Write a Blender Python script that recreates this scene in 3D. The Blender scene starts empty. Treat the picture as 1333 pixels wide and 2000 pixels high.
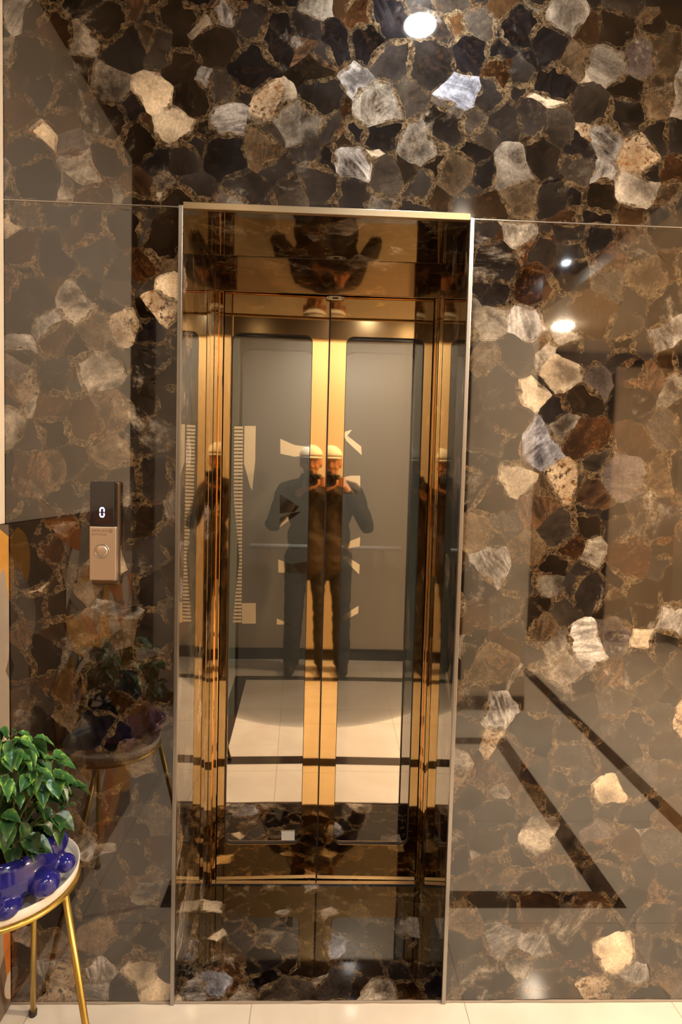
import bpy, bmesh, math, random
from mathutils import Vector, Matrix, noise
from math import sin, cos, pi, radians
S = bpy.context.scene
COL = S.collection

# ------------------------------------------------------------------ camera
CAMX, CAMD, CAMH, FPX = 0.045, 1.595, 1.47, 1160.0
YAW, PITCH, ROLL = 0.0342, -0.0539, 0.0260
fwd = Vector((sin(YAW)*cos(PITCH), cos(YAW)*cos(PITCH), sin(PITCH)))
rt0 = Vector((cos(YAW), -sin(YAW), 0)); up0 = rt0.cross(fwd)
rgt = rt0*cos(ROLL)+up0*sin(ROLL); upv = -rt0*sin(ROLL)+up0*cos(ROLL)
cam = bpy.data.cameras.new('camera'); cam.sensor_fit = 'VERTICAL'; cam.sensor_height = 36
cam.lens = FPX*36/2000; cam.clip_start = 0.004; cam.clip_end = 50
co = bpy.data.objects.new('view_camera', cam); COL.objects.link(co)
M4 = Matrix((rgt, upv, -fwd)).transposed().to_4x4(); M4.translation = Vector((CAMX, -CAMD, CAMH))
co.matrix_world = M4; S.camera = co

# ------------------------------------------------------------------ world and exposure
w = bpy.data.worlds.new('world'); S.world = w; w.use_nodes = True
w.node_tree.nodes['Background'].inputs[0].default_value = (1, .82, .62, 1)
w.node_tree.nodes['Background'].inputs[1].default_value = 0.25
S.view_settings.view_transform = 'Standard'; S.view_settings.look = 'None'
S.view_settings.gamma = 1; S.view_settings.use_curve_mapping = False
S.view_settings.exposure = -0.30
try:
    S.cycles.max_bounces = 10; S.cycles.glossy_bounces = 8; S.cycles.transmission_bounces = 8
    S.cycles.transparent_max_bounces = 12; S.cycles.sample_clamp_indirect = 6
    S.cycles.caustics_reflective = True
except Exception: pass
LAMP_WARM = (1.0, .80, .58); LAMP_COOL = (.86, .93, 1.0)
# x, y, z, radius, strength, colour, label
LAMPS = [
    (.30, -.20, 2.80, .045, 620, LAMP_COOL, 'cool white downlight close to the stone wall above the elevator'),
    (.33, -1.93, 2.80, .045, 900, LAMP_COOL, 'white downlight in the dark ceiling above the photographer'),
    (1.90, -3.05, 2.72, .07, 1100, LAMP_WARM, 'large warm downlight in the cream ceiling by the far wall'),
    (1.47, -1.97, 2.80, .018, 1000, LAMP_COOL, 'tiny white spotlight at the edge of the dark ceiling'),
    (2.45, -1.10, 2.72, .07, 3000, LAMP_WARM, 'added large warm fill downlight in the cream ceiling near the right wall'),  # added fill, outside the mirrored view, brightens the right side
    (-.42, -1.47, 2.80, .045, 230, LAMP_WARM, 'added warm fill downlight in the dark ceiling left of the photographer'),  # added fill, set where the wall and doors don't reflect it
    (.72, -1.47, 2.80, .045, 1000, LAMP_WARM, 'added warm fill downlight in the dark ceiling right of the photographer'),  # extra fill lamp, its reflection hidden by the opening and header
    (-2.0, -2.2, 2.80, .07, 40, LAMP_WARM, 'added warm fill downlight in the side passage ceiling'),  # added dim fill lamp for the unseen passage
]

# ------------------------------------------------------------------ helpers
def node_mat(name):
    m = bpy.data.materials.new(name); m.use_nodes = True
    return m, m.node_tree, m.node_tree.nodes['Principled BSDF']
def mat(name, col, rough=.5, metal=0, ior=1.5, bump=0, bscale=60, var=0, vscale=6, emit=None, es=0, aniso=0):
    m, t, b = node_mat(name)
    b.inputs['Base Color'].default_value = (*col, 1); b.inputs['Roughness'].default_value = rough
    b.inputs['Metallic'].default_value = metal; b.inputs['IOR'].default_value = ior
    b.inputs['Anisotropic'].default_value = aniso
    if emit: b.inputs['Emission Color'].default_value = (*emit, 1); b.inputs['Emission Strength'].default_value = es
    tc = t.nodes.new('ShaderNodeTexCoord')
    if bump:
        n = t.nodes.new('ShaderNodeTexNoise'); n.inputs['Scale'].default_value = bscale; n.inputs['Detail'].default_value = 4
        t.links.new(tc.outputs['Object'], n.inputs['Vector'])
        bp = t.nodes.new('ShaderNodeBump'); bp.inputs['Strength'].default_value = bump; bp.inputs['Distance'].default_value = .002
        t.links.new(n.outputs['Fac'], bp.inputs['Height']); t.links.new(bp.outputs['Normal'], b.inputs['Normal'])
    if var:
        n = t.nodes.new('ShaderNodeTexNoise'); n.inputs['Scale'].default_value = vscale; n.inputs['Detail'].default_value = 5
        t.links.new(tc.outputs['Object'], n.inputs['Vector'])
        mx = t.nodes.new('ShaderNodeMixRGB'); mx.inputs[1].default_value = (*[c*(1-var) for c in col], 1)
        mx.inputs[2].default_value = (*[min(1, c*(1+var)) for c in col], 1)
        t.links.new(n.outputs['Fac'], mx.inputs[0]); t.links.new(mx.outputs[0], b.inputs['Base Color'])
    return m
def link(name, bm, m, parent=None, smooth=False, loc=None):
    me = bpy.data.meshes.new(name); bm.normal_update(); bm.to_mesh(me); bm.free()
    for q in (m if isinstance(m, (list, tuple)) else [m]): me.materials.append(q)
    if smooth:
        for p in me.polygons: p.use_smooth = True
    o = bpy.data.objects.new(name, me); COL.objects.link(o)
    if parent: o.parent = parent
    if loc: o.location = loc
    return o
def struct(name, bm, m, parent=None, smooth=False):
    o = link(name, bm, m, parent, smooth)
    if not parent: o['kind'] = 'structure'
    return o
def thing(name, label, cat, loc=(0, 0, 0), group=None):
    o = bpy.data.objects.new(name, None); COL.objects.link(o); o.location = loc
    o.empty_display_size = .05
    o['label'] = label; o['category'] = cat
    if group: o['group'] = group
    return o
def tag(o, label, cat, group=None):
    o['label'] = label; o['category'] = cat
    if group: o['group'] = group
    return o
def box(bm, x0, x1, y0, y1, z0, z1, bev=0, mi=0):
    b2 = bmesh.new(); bmesh.ops.create_cube(b2, size=1)
    bmesh.ops.scale(b2, vec=(x1-x0, y1-y0, z1-z0), verts=b2.verts)
    bmesh.ops.translate(b2, vec=((x0+x1)/2, (y0+y1)/2, (z0+z1)/2), verts=b2.verts)
    if bev: bmesh.ops.bevel(b2, geom=b2.edges[:], offset=bev, segments=2, profile=.5, affect='EDGES')
    merge(bm, b2, mi=mi); return bm
def merge(bm, b2, M=None, mi=0):
    if M: bmesh.ops.transform(b2, matrix=M, verts=b2.verts)
    mp = {v: bm.verts.new(v.co) for v in b2.verts}
    for f in b2.faces:
        try: g = bm.faces.new([mp[v] for v in f.verts]); g.material_index = mi if mi else f.material_index; g.smooth = f.smooth
        except ValueError: pass
    b2.free()
def B(*a, **k): return box(bmesh.new(), *a, **k)
def tube(bm, pts, r, seg=10, cap=True, mi=0):
    pts = [Vector(p) for p in pts]; n = len(pts); rs = r if isinstance(r, (list, tuple)) else [r]*n
    rings = []; prev = None
    for i, p in enumerate(pts):
        d = (pts[min(i+1, n-1)]-pts[max(i-1, 0)]).normalized()
        if prev is None: a = d.orthogonal().normalized()
        else: a = (prev-d*prev.dot(d)).normalized()
        prev = a; b = d.cross(a)
        rings.append([bm.verts.new(p+(a*cos(2*pi*k/seg)+b*sin(2*pi*k/seg))*rs[i]) for k in range(seg)])
    for i in range(n-1):
        for k in range(seg):
            f = bm.faces.new([rings[i][k], rings[i][(k+1) % seg], rings[i+1][(k+1) % seg], rings[i+1][k]]); f.smooth = True; f.material_index = mi
    if cap:
        f = bm.faces.new(rings[0][::-1]); f.material_index = mi; f = bm.faces.new(rings[-1]); f.material_index = mi
    return bm
def lathe(bm, prof, c=(0, 0, 0), seg=48, axis='z', mi=0):
    rings = []
    for r, h in prof:
        ring = []
        for k in range(seg):
            a = 2*pi*k/seg
            p = (r*cos(a), r*sin(a), h) if axis == 'z' else (r*cos(a), h, r*sin(a))
            ring.append(bm.verts.new((c[0]+p[0], c[1]+p[1], c[2]+p[2])))
        rings.append(ring)
    for i in range(len(rings)-1):
        for k in range(seg):
            f = bm.faces.new([rings[i][k], rings[i][(k+1) % seg], rings[i+1][(k+1) % seg], rings[i+1][k]]); f.smooth = True; f.material_index = mi
    bmesh.ops.recalc_face_normals(bm, faces=bm.faces[:])
    return bm
def ball(bm, c, r, sc=(1, 1, 1), mi=0, u=20, v=14, M=None):
    b2 = bmesh.new(); bmesh.ops.create_uvsphere(b2, u_segments=u, v_segments=v, radius=r)
    for f in b2.faces: f.smooth = True
    T = Matrix.Translation(c) @ (M or Matrix.Identity(4)) @ Matrix.Diagonal((*sc, 1))
    merge(bm, b2, T, mi)
def bake(o, name=None):
    """turn modifiers into plain mesh"""
    bpy.context.view_layer.update()
    dg = bpy.context.evaluated_depsgraph_get(); me = bpy.data.meshes.new_from_object(o.evaluated_get(dg))
    old = o.data; o.modifiers.clear(); o.data = me; me.name = o.name; bpy.data.meshes.remove(old)
    for p in me.polygons: p.use_smooth = True
    return o

# ------------------------------------------------------------------ materials
GOLD = mat('gold_mirror_steel', (.93, .60, .25), .028, 1)
COPPER = mat('bronze_mirror_steel', (.86, .50, .20), .035, 1)
STEEL = mat('satin_steel', (.40, .37, .34), .28, 1)
CHAMP = mat('champagne_trim', (.30, .22, .13), .35, 1)
BLACK = mat('black_gloss', (.012, .010, .012), .08, ior=1.55)
RUBBER = mat('dark_gap', (.02, .012, .008), .6)
CREAM = mat('cream_wall_paint', (.78, .66, .50), .55, bump=.1, bscale=120, var=.02)
TAUPE = mat('warm_taupe_paint', (.62, .48, .33), .6, var=.03)
DARKWOOD = mat('dark_wood', (.030, .019, .013), .3, var=.3, vscale=12)
CEILD = mat('dark_ceiling', (.040, .028, .020), .45, var=.15)
INLAY = mat('dark_floor_inlay', (.035, .024, .018), .1, ior=1.6, var=.3, vscale=30)
SKIRT = mat('dark_skirting', (.030, .020, .015), .25)
CABG = mat('cabin_grey_laminate', (.40, .35, .28), .4, var=.03)
CABD = mat('cabin_dark_steel', (.10, .092, .085), .3, .8)
GREENG = mat('green_glass_edge', (.30, .36, .31), .15)

def tile_mat():
    m, t, b = node_mat('polished_cream_tile')
    tc = t.nodes.new('ShaderNodeTexCoord')
    n = t.nodes.new('ShaderNodeTexNoise'); n.inputs['Scale'].default_value = 3; n.inputs['Detail'].default_value = 8; n.inputs['Distortion'].default_value = 1.2
    t.links.new(tc.outputs['Object'], n.inputs['Vector'])
    r = t.nodes.new('ShaderNodeValToRGB'); e = r.color_ramp.elements
    e[0].position = .35; e[0].color = (.72, .64, .53, 1); e[1].position = .65; e[1].color = (.80, .73, .62, 1)
    t.links.new(n.outputs['Fac'], r.inputs[0])
    br = t.nodes.new('ShaderNodeTexBrick'); br.offset = 0; br.inputs['Scale'].default_value = 1
    br.inputs['Brick Width'].default_value = .6; br.inputs['Row Height'].default_value = .6; br.inputs['Mortar Size'].default_value = .0012
    br.inputs['Mortar Smooth'].default_value = 0
    mp = t.nodes.new('ShaderNodeMapping'); mp.inputs['Location'].default_value = (.115, .3, 0)
    t.links.new(tc.outputs['Object'], mp.inputs[0]); t.links.new(mp.outputs[0], br.inputs['Vector'])
    mx = t.nodes.new('ShaderNodeMixRGB'); mx.inputs[2].default_value = (.4, .33, .26, 1)
    t.links.new(br.outputs['Fac'], mx.inputs[0]); t.links.new(r.outputs[0], mx.inputs[1]); t.links.new(mx.outputs[0], b.inputs['Base Color'])
    b.inputs['Roughness'].default_value = .07; b.inputs['IOR'].default_value = 1.5
    return m
TILE = tile_mat()

def glass_mat(ior=2.55, tint=(.66, .65, .62)):
    """grey mirror-tinted safety glass: part reflection, part tinted see-through"""
    m = bpy.data.materials.new('tinted_reflective_glass'); m.use_nodes = True; t = m.node_tree; t.nodes.clear()
    o = t.nodes.new('ShaderNodeOutputMaterial'); g = t.nodes.new('ShaderNodeBsdfGlossy'); tr = t.nodes.new('ShaderNodeBsdfTransparent')
    g.inputs['Color'].default_value = (.90, .80, .67, 1); g.inputs['Roughness'].default_value = .015
    tr.inputs['Color'].default_value = (*tint, 1)
    f = t.nodes.new('ShaderNodeFresnel'); f.inputs['IOR'].default_value = ior
    mx = t.nodes.new('ShaderNodeMixShader')
    t.links.new(f.outputs[0], mx.inputs[0]); t.links.new(tr.outputs[0], mx.inputs[1]); t.links.new(g.outputs[0], mx.inputs[2]); t.links.new(mx.outputs[0], o.inputs[0])
    return m
GLASS = glass_mat(); CLEAR = glass_mat(1.45, (.88, .90, .88))

def stone_mat(name='polished_agate_stone', ior=1.95):
    m, t, b = node_mat(name)
    N = t.nodes.new; L = t.links.new
    def attr(n):
        a = N('ShaderNodeAttribute'); a.attribute_name = n; return a
    def math_(op, a, c=None, clamp=False):
        x = N('ShaderNodeMath'); x.operation = op; x.use_clamp = clamp
        for i, v in enumerate((a, c)):
            if v is None: continue
            if isinstance(v, (int, float)): x.inputs[i].default_value = v
            else: L(v, x.inputs[i])
        return x.outputs[0]
    def mix(f, a, c, mode='MIX'):
        x = N('ShaderNodeMixRGB'); x.blend_type = mode
        for i, v in enumerate((f, a, c)):
            if isinstance(v, (int, float)): x.inputs[i].default_value = v
            elif isinstance(v, tuple): x.inputs[i].default_value = (*v, 1)
            else: L(v, x.inputs[i])
        return x.outputs[0]
    def noise_(vec, sc, det=6, rough=.6, dist=0):
        x = N('ShaderNodeTexNoise'); L(vec, x.inputs['Vector']); x.inputs['Scale'].default_value = sc
        x.inputs['Detail'].default_value = det; x.inputs['Roughness'].default_value = rough; x.inputs['Distortion'].default_value = dist
        return x.outputs['Fac']
    def ramp(f, p0, p1, c0=(0, 0, 0), c1=(1, 1, 1)):
        x = N('ShaderNodeValToRGB'); e = x.color_ramp.elements
        e[0].position = p0; e[1].position = p1; e[0].color = (*c0, 1); e[1].color = (*c1, 1); L(f, x.inputs[0]); return x.outputs[0]
    base, alt, par, suv = attr('base').outputs['Color'], attr('alt').outputs['Color'], attr('par'), attr('suv').outputs['Vector']
    sep = N('ShaderNodeSeparateColor'); L(par.outputs['Color'], sep.inputs[0])
    edge, streak, speck = sep.outputs[0], sep.outputs[1], sep.outputs[2]
    tc = N('ShaderNodeTexCoord'); P = tc.outputs['Object']
    # soft clouds and long banding inside every pebble
    cloud = noise_(suv, 9, 8, .66, .7)
    mp = N('ShaderNodeMapping'); mp.inputs['Scale'].default_value = (9, 42, 1); L(suv, mp.inputs[0])
    band = noise_(mp.outputs[0], 1, 8, .68, 1.1)
    pat = mix(streak, ramp(cloud, .40, .74), ramp(band, .42, .70))
    c = mix(pat, base, alt)
    # agate rings that follow the outline of a pebble
    sn = math_('SINE', math_('MULTIPLY', math_('ADD', edge, math_('MULTIPLY', cloud, .9)), 26))
    c = mix(math_('MULTIPLY', math_('MULTIPLY', ramp(sn, .55, .95), math_('SUBTRACT', 1, edge, True)), .35), c, alt)
    tone = ramp(noise_(suv, 5.5, 4, .55, .4), .34, .68)
    c = mix(1.0, c, mix(tone, (.32, .30, .29), (1.75, 1.72, 1.68)), 'MULTIPLY')
    rim = math_('MULTIPLY', math_('SUBTRACT', 1, edge, True), ramp(noise_(suv, 12, 4, .6), .45, .65))
    c = mix(math_('MULTIPLY', rim, .45), c, alt)
    # crystalline speckles
    vo = N('ShaderNodeTexVoronoi'); vo.inputs['Scale'].default_value = 95; L(suv, vo.inputs['Vector'])
    sp = math_('MULTIPLY', math_('MULTIPLY', ramp(noise_(suv, 60, 5, .75), .50, .60), ramp(vo.outputs['Distance'], .2, .5)), speck)
    c = mix(sp, c, mix(ramp(cloud, .4, .6), (.30, .14, .05), (.02, .013, .010)))
    # thin stray veins through the stones
    vn = math_('ABSOLUTE', math_('SUBTRACT', noise_(suv, 4.5, 3, .5, .2), .5))
    c = mix(math_('MULTIPLY', ramp(vn, .0, .006, (1, 1, 1), (0, 0, 0)), math_('MULTIPLY', ramp(noise_(P, 8, 3), .55, .7), .4)), c, (.26, .17, .09))
    # matrix between the pebbles
    fine = noise_(P, 75, 6, .8, .5); mid = noise_(P, 13, 5, .6, .4); big = noise_(P, 4.2, 4, .6, .3)
    thr = math_('ADD', math_('MULTIPLY', ramp(mid, .40, .74), .62), math_('MULTIPLY', ramp(big, .50, .75), .25))
    vein = ramp(math_('SUBTRACT', math_('ADD', edge, math_('MULTIPLY', math_('SUBTRACT', fine, .5), .50)), thr), .0, .10, (1, 1, 1), (0, 0, 0))
    vc = mix(ramp(fine, .40, .64), (.020, .011, .006), mix(ramp(big, .56, .70), (.26, .185, .105), (.20, .070, .020)))
    vc = mix(ramp(noise_(P, 210, 3, .8), .64, .74), vc, (.60, .48, .33))
    c = mix(math_('MULTIPLY', vein, math_('ADD', .10, math_('MULTIPLY', ramp(mid, .42, .60), .90))), c, vc)
    # bright hair line hugging the contact between stones
    hl = ramp(math_('ABSOLUTE', math_('SUBTRACT', math_('SUBTRACT', math_('ADD', edge, math_('MULTIPLY', math_('SUBTRACT', fine, .5), .5)), thr), .03)), .0, .05, (1, 1, 1), (0, 0, 0))
    c = mix(math_('MULTIPLY', hl, math_('MULTIPLY', ramp(mid, .45, .62), .5)), c, (.42, .30, .17))
    # broken milky quartz that runs across neighbouring stones
    qn = noise_(P, 6.0, 9, .70, .5)
    q1 = math_('MULTIPLY', ramp(qn, .565, .66), ramp(noise_(P, 2.6, 2), .44, .60))
    c = mix(math_('MULTIPLY', q1, .75), c, mix(ramp(noise_(P, 34, 5, .7), .42, .6), (.17, .115, .065), (.52, .47, .40)))
    grain = ramp(noise_(P, 130, 5, .75), .32, .68)
    c = mix(1.0, c, mix(grain, (.70, .68, .66), (1.28, 1.26, 1.22)), 'MULTIPLY')
    gm = N('ShaderNodeGamma'); gm.inputs['Gamma'].default_value = 1.18; L(c, gm.inputs['Color'])
    L(gm.outputs[0], b.inputs['Base Color'])
    b.inputs['Roughness'].default_value = .03; b.inputs['IOR'].default_value = ior
    return m
STONE = stone_mat(); STONE_FLOOR = stone_mat('agate_floor_stone', 1.38)

# ------------------------------------------------------------------ agate stone slabs
PAL = {  # base, alternate, streak, speckle
 'dk': ((.012, .008, .005), (.034, .022, .014), .4, .1), 'bk': ((.006, .005, .006), (.022, .020, .022), .8, .1),
 'dg': ((.022, .018, .016), (.050, .043, .039), .3, .1), 'gr': ((.030, .024, .020), (.095, .078, .060), .35, .1),
 'br': ((.036, .020, .010), (.080, .044, .020), .5, .2), 'ru': ((.022, .011, .006), (.085, .036, .012), .6, .3),
 'tn': ((.045, .030, .018), (.24, .18, .115), .25, .35), 'cr': ((.46, .38, .28), (.60, .53, .42), .3, .05),
 'cs': ((.22, .16, .10), (.50, .42, .32), .2, 1.0), 'ws': ((.035, .028, .024), (.66, .63, .60), .5, .1),
 'wc': ((.040, .030, .022), (.50, .45, .38), .1, .15), 'st': ((.035, .022, .015), (.15, .085, .045), 1.0, .1),
 'bw': ((.05, .05, .065), (.60, .62, .70), .4, .1), 'mv': ((.09, .072, .066), (.19, .16, .145), .3, .05)}
def px2wall(x, y):
    d = fwd*FPX+rgt*(x-666.5)-upv*(y-1000); t = CAMD/d.y
    return CAMX+d.x*t, CAMH+d.z*t
SPOTS = '''300,190,cr 335,238,cr 212,168,wc 370,190,dk 310,95,gr 452,235,ws 520,195,cs 515,292,tn 630,190,dg 735,212,wc 740,262,bk 605,300,dg 692,322,ws 822,280,wc 893,335,tn 945,338,bk
905,180,bw 985,240,dg 1003,332,wc 1020,388,tn 1055,312,gr 1180,265,ws 1248,112,mv 1250,302,cs 1160,210,gr 60,110,dk 40,215,br 125,235,br 265,278,dk 60,300,dg 160,330,wc 270,362,st 365,318,dg 440,170,gr
545,80,bk 655,85,bk 768,115,dg 430,85,dk 1120,120,tn 1075,150,bk 1290,190,tn 1312,335,ru 700,30,ru 940,45,gr 480,370,dg 565,382,gr 745,402,wc 200,30,dk 350,30,dk 110,60,ru 850,120,dg 1010,50,bk 1110,15,wc 1200,50,dk 1130,330,gr 800,200,gr 870,250,dg 1090,250,gr
100,510,dg 35,490,ru 248,450,dk 275,512,ru 320,600,cs 343,562,cr 245,637,cs 195,727,wc 290,700,dg 275,770,gr 140,592,wc 108,655,st 22,720,mv 105,790,br 58,920,st 220,812,tn 300,932,dg 140,900,dk 215,880,tn 100,1075,ru 60,1110,dk 290,1015,dk 285,1085,dg
235,1232,tn 160,1240,tn 305,1150,dg 200,1325,dk 120,1345,br 262,1480,tn 235,1560,bk 312,1615,gr 95,1850,tn 130,1905,cs 192,1892,ws 272,1905,cr 312,1940,cr 240,1945,bk 292,1740,wc 250,1810,dg 215,1700,dg 320,1480,dg 310,1330,dk 60,1180,dg 120,1180,dk 300,1240,dg 180,1420,bk 90,1440,dk 300,850,dg 60,580,dg 30,630,dg 190,500,dg 170,450,br 320,470,dk
965,512,dg 1055,492,gr 1120,545,dk 1170,455,bk 960,625,wc 1100,655,wc 1040,565,ru 1262,540,tn 1250,490,gr 1320,640,ws 1278,740,st 1172,745,mv 1095,728,cr 1050,768,cr 1090,800,bk 1010,690,gr 940,700,tn 975,765,gr 955,860,gr 1002,932,cr 1060,868,bw 1097,930,cs 1165,962,st 1140,860,ru
990,1015,gr 1090,1035,gr 962,1100,ws 1028,1072,tn 1080,1135,wc 1152,1160,dg 1225,1085,ru 1290,935,tn 1240,860,br 1105,1300,wc 962,1300,tn 930,1375,gr 980,1388,ws 1290,1400,gr 1195,1370,gr 1170,1620,mv 1050,1630,wc 960,1700,tn 1030,1560,tn 1245,1520,gr 1045,1848,ws 1112,1838,dg 1200,1858,cr 1242,1895,ws 1162,1935,cs
1060,1910,tn 925,1900,gr 908,1800,tn 1290,1800,gr 1300,1650,gr 1000,1480,gr 920,1560,gr 1110,1480,gr 1200,1240,mv 1300,1260,gr 1060,1230,tn 920,1210,br 990,1200,gr 1250,1000,gr 1250,1700,dg 1100,1720,gr 930,440,dg 1010,445,wc 1210,640,gr 1240,580,dg 1190,560,gr 1320,760,wc 1300,840,gr'''
EXPL = []
for tok in SPOTS.split():
    a, b_, k = tok.split(','); X, Z = px2wall(float(a), float(b_)); EXPL.append((X, Z, k))
def clip(poly, n, d):
    out = []
    for i in range(len(poly)):
        p, q = poly[i], poly[(i+1) % len(poly)]
        a, b_ = p[0]*n[0]+p[1]*n[1]-d, q[0]*n[0]+q[1]*n[1]-d
        if a <= 0: out.append(p)
        if (a < 0 < b_) or (b_ < 0 < a):
            t = a/(a-b_); out.append((p[0]+(q[0]-p[0])*t, p[1]+(q[1]-p[1])*t))
    return out
def make_stone(name, rects, to3, flip, seed, explicit=(), m=None, dark=False):
    """a mosaic-like print of agate pebbles; rects in (u,v), to3 maps (u,v) to the room"""
    rnd = random.Random(seed); V = []; F = []; A = []
    kinds = ['dk']*24+['bk']*14+['dg']*24+['gr']*10+['br']*9+['ru']*3+['tn']*6+['cr']*1+['cs']*2+['ws']*3+['wc']*7+['st']*6+['mv']*2
    if dark: kinds = ['dk']*14+['bk']*14+['dg']*14+['gr']*3+['ws', 'wc', 'wc', 'bw', 'st', 'br', 'br']
    for ri, (u0, u1, v0, v1) in enumerate(rects):
        sites = [(x, z, k) for x, z, k in explicit if u0-.01 < x < u1+.01 and v0-.01 < z < v1+.01]
        tries = 0; small = []
        m_ = .08; target = int((u1-u0+2*m_)*(v1-v0+2*m_)*420)
        for _ in range(target*5):
            u, v = rnd.uniform(u0-m_, u1+m_), rnd.uniform(v0-m_, v1+m_)
            r = rnd.choice((.06, .085, .105, .12, .13))
            ok = True
            for s in sites:
                lim = min(r, .078) if len(s) == 3 else min(r, s[3])
                if abs(s[0]-u) < lim and abs(s[1]-v) < lim and (s[0]-u)**2+(s[1]-v)**2 < lim*lim: ok = False; break
            if ok: sites.append((u, v, rnd.choice(kinds), r))
        for _ in range(int(target*.30)):      # small chips between the large stones
            u, v = rnd.uniform(u0, u1), rnd.uniform(v0, v1)
            if all((s[0]-u)**2+(s[1]-v)**2 > .034**2 for s in sites): sites.append((u, v, rnd.choice(kinds+['cs', 'tn', 'ru', 'cr']), .03))
        wt = [(.0 if len(s) == 3 else (s[3]-.09)*.028)+rnd.uniform(-.0011, .0011) for s in sites]
        for i, s in enumerate(sites):
            poly = [(u0, v0), (u1, v0), (u1, v1), (u0, v1)]
            near = sorted(((t[0]-s[0])**2+(t[1]-s[1])**2, j) for j, t in enumerate(sites) if j != i and abs(t[0]-s[0]) < .45 and abs(t[1]-s[1]) < .45)[:28]
            for d2, j in near:
                t = sites[j]; n = (t[0]-s[0], t[1]-s[1]); d = (t[0]**2+t[1]**2-s[0]**2-s[1]**2+wt[i]-wt[j])/2
                poly = clip(poly, n, d)
                if len(poly) < 3: break
            if len(poly) < 3: continue
            pts = []
            for q in range(len(poly)):
                a, b_ = poly[q], poly[(q+1) % len(poly)]
                ln = math.hypot(b_[0]-a[0], b_[1]-a[1]); n = max(1, int(ln/.009))
                for e in range(n): pts.append((a[0]+(b_[0]-a[0])*e/n, a[1]+(b_[1]-a[1])*e/n))
            def wob(p):
                f = 1.0
                for e in (p[0]-u0, u1-p[0], p[1]-v0, v1-p[1]): f = min(f, max(0, e)/.02)
                q = Vector((p[0]*11, p[1]*11, seed*3.1)); q2 = q*4.3
                return (p[0]+f*(.020*noise.noise(q)+.0065*noise.noise(q2)), p[1]+f*(.020*noise.noise(q+Vector((7, 3, 1)))+.0065*noise.noise(q2+Vector((1, 8, 2)))))
            pts = [wob(p) for p in pts]; n = len(pts)
            if n < 3: continue
            cx = sum(p[0] for p in pts)/n; cy = sum(p[1] for p in pts)/n
            bs, al, stk, spk = PAL[s[2]]; g = rnd.uniform(.75, 1.3)
            bs = [c*g for c in bs]; al = [min(.85, c*g) for c in al]
            th = rnd.uniform(0, pi); off = rnd.uniform(0, 50); ct, st_ = cos(th), sin(th)
            base = len(V); rings = [(0, 0), (.009, .36), (.024, 1.0)]
            for dd, ev in rings:
                for p in pts:
                    dx, dy = cx-p[0], cy-p[1]; ln = math.hypot(dx, dy)+1e-9; f = min(dd/ln, .85)
                    x, y = p[0]+dx*f, p[1]+dy*f
                    V.append(to3(x, y)); A.append((bs, al, ev, stk, spk, ((x*ct-y*st_)+off, x*st_+y*ct+off*.37, off)))
            V.append(to3(cx, cy)); A.append((bs, al, 1, stk, spk, ((cx*ct-cy*st_)+off, cx*st_+cy*ct+off*.37, off)))
            for r_ in range(2):
                for k in range(n):
                    a, b_ = base+r_*n+k, base+r_*n+(k+1) % n
                    F.append((a, b_, b_+n, a+n))
            for k in range(n): F.append((base+2*n+k, base+2*n+(k+1) % n, base+3*n))
    if flip: F = [f[::-1] for f in F]
    me = bpy.data.meshes.new(name); me.from_pydata(V, [], F); me.materials.append(m or STONE)
    for an, ty in (('base', 'FLOAT_COLOR'), ('alt', 'FLOAT_COLOR'), ('par', 'FLOAT_COLOR'), ('suv', 'FLOAT_VECTOR')): me.attributes.new(an, ty, 'POINT')
    at = me.attributes
    at['base'].data.foreach_set('color', [x for a in A for x in (*a[0], 1)]); at['alt'].data.foreach_set('color', [x for a in A for x in (*a[1], 1)])
    at['par'].data.foreach_set('color', [x for a in A for x in (a[2], a[3], a[4], 1)]); at['suv'].data.foreach_set('vector', [x for a in A for x in a[5]])
    o = bpy.data.objects.new(name, me); COL.objects.link(o); o['kind'] = 'structure'
    return o

OL, OR, OH, DEP, BR_ = -.333, .423, 2.164, .483, .440   # opening left, right, height, depth, right edge at the back
RX, LX = 3.40, -.80
make_stone('wall_front', [(LX, RX, OH, 2.86), (LX, OL, 0, OH), (OR, RX, 0, OH)], lambda u, v: (u, 0, v), False, 11, EXPL)
make_stone('wall_recess_left', [(0, DEP, 0, OH)], lambda u, v: (OL, u, v), True, 21)
make_stone('wall_recess_right', [(0, DEP, 0, OH)], lambda u, v: (OR+(BR_-OR)*u/DEP, u, v), False, 32)
make_stone('ceiling_recess', [(OL, BR_, 0, DEP)], lambda u, v: (u, v, OH), True, 45)
make_stone('floor_recess', [(OL, BR_, 0, DEP+.12)], lambda u, v: (u, v, .002), False, 57, (), STONE_FLOOR, True)

# ------------------------------------------------------------------ room shell
bm = B(-3.1, RX, -4.0, 0.0, -.06, 0)
struct('floor', bm, TILE)
bm = B(OL-.3, BR_+.3, 0.0, .66, -.06, -.001); struct('trim_1', bm, RUBBER)            # slab under the recess
bm = B(-3.1, 1.62, -2.17, 0.0, 2.80, 2.90); box(bm, -3.1, -.95, -4.0, -2.17, 2.80, 2.90); struct('ceiling', bm, CEILD)
bm = B(1.62, RX, -4.0, 0.0, 2.72, 2.90); struct('ceiling_cream', bm, CREAM)
bm = B(-.98, LX-.006, -1.02, 0.0, 0, 2.80); struct('wall_left', bm, CREAM)
struct('trim_14', B(LX-.006, LX+.012, -1.02, -.002, 1.332, 2.80, bev=.001), CREAM)   # plaster above the mural
bm = B(-3.1, -.98, -.04, 0, 0, 2.80); struct('wall_left_front', bm, TAUPE)
bm = B(-3.14, -3.1, -4.0, 0, 0, 2.80); struct('wall_left_far', bm, TAUPE)
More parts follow.
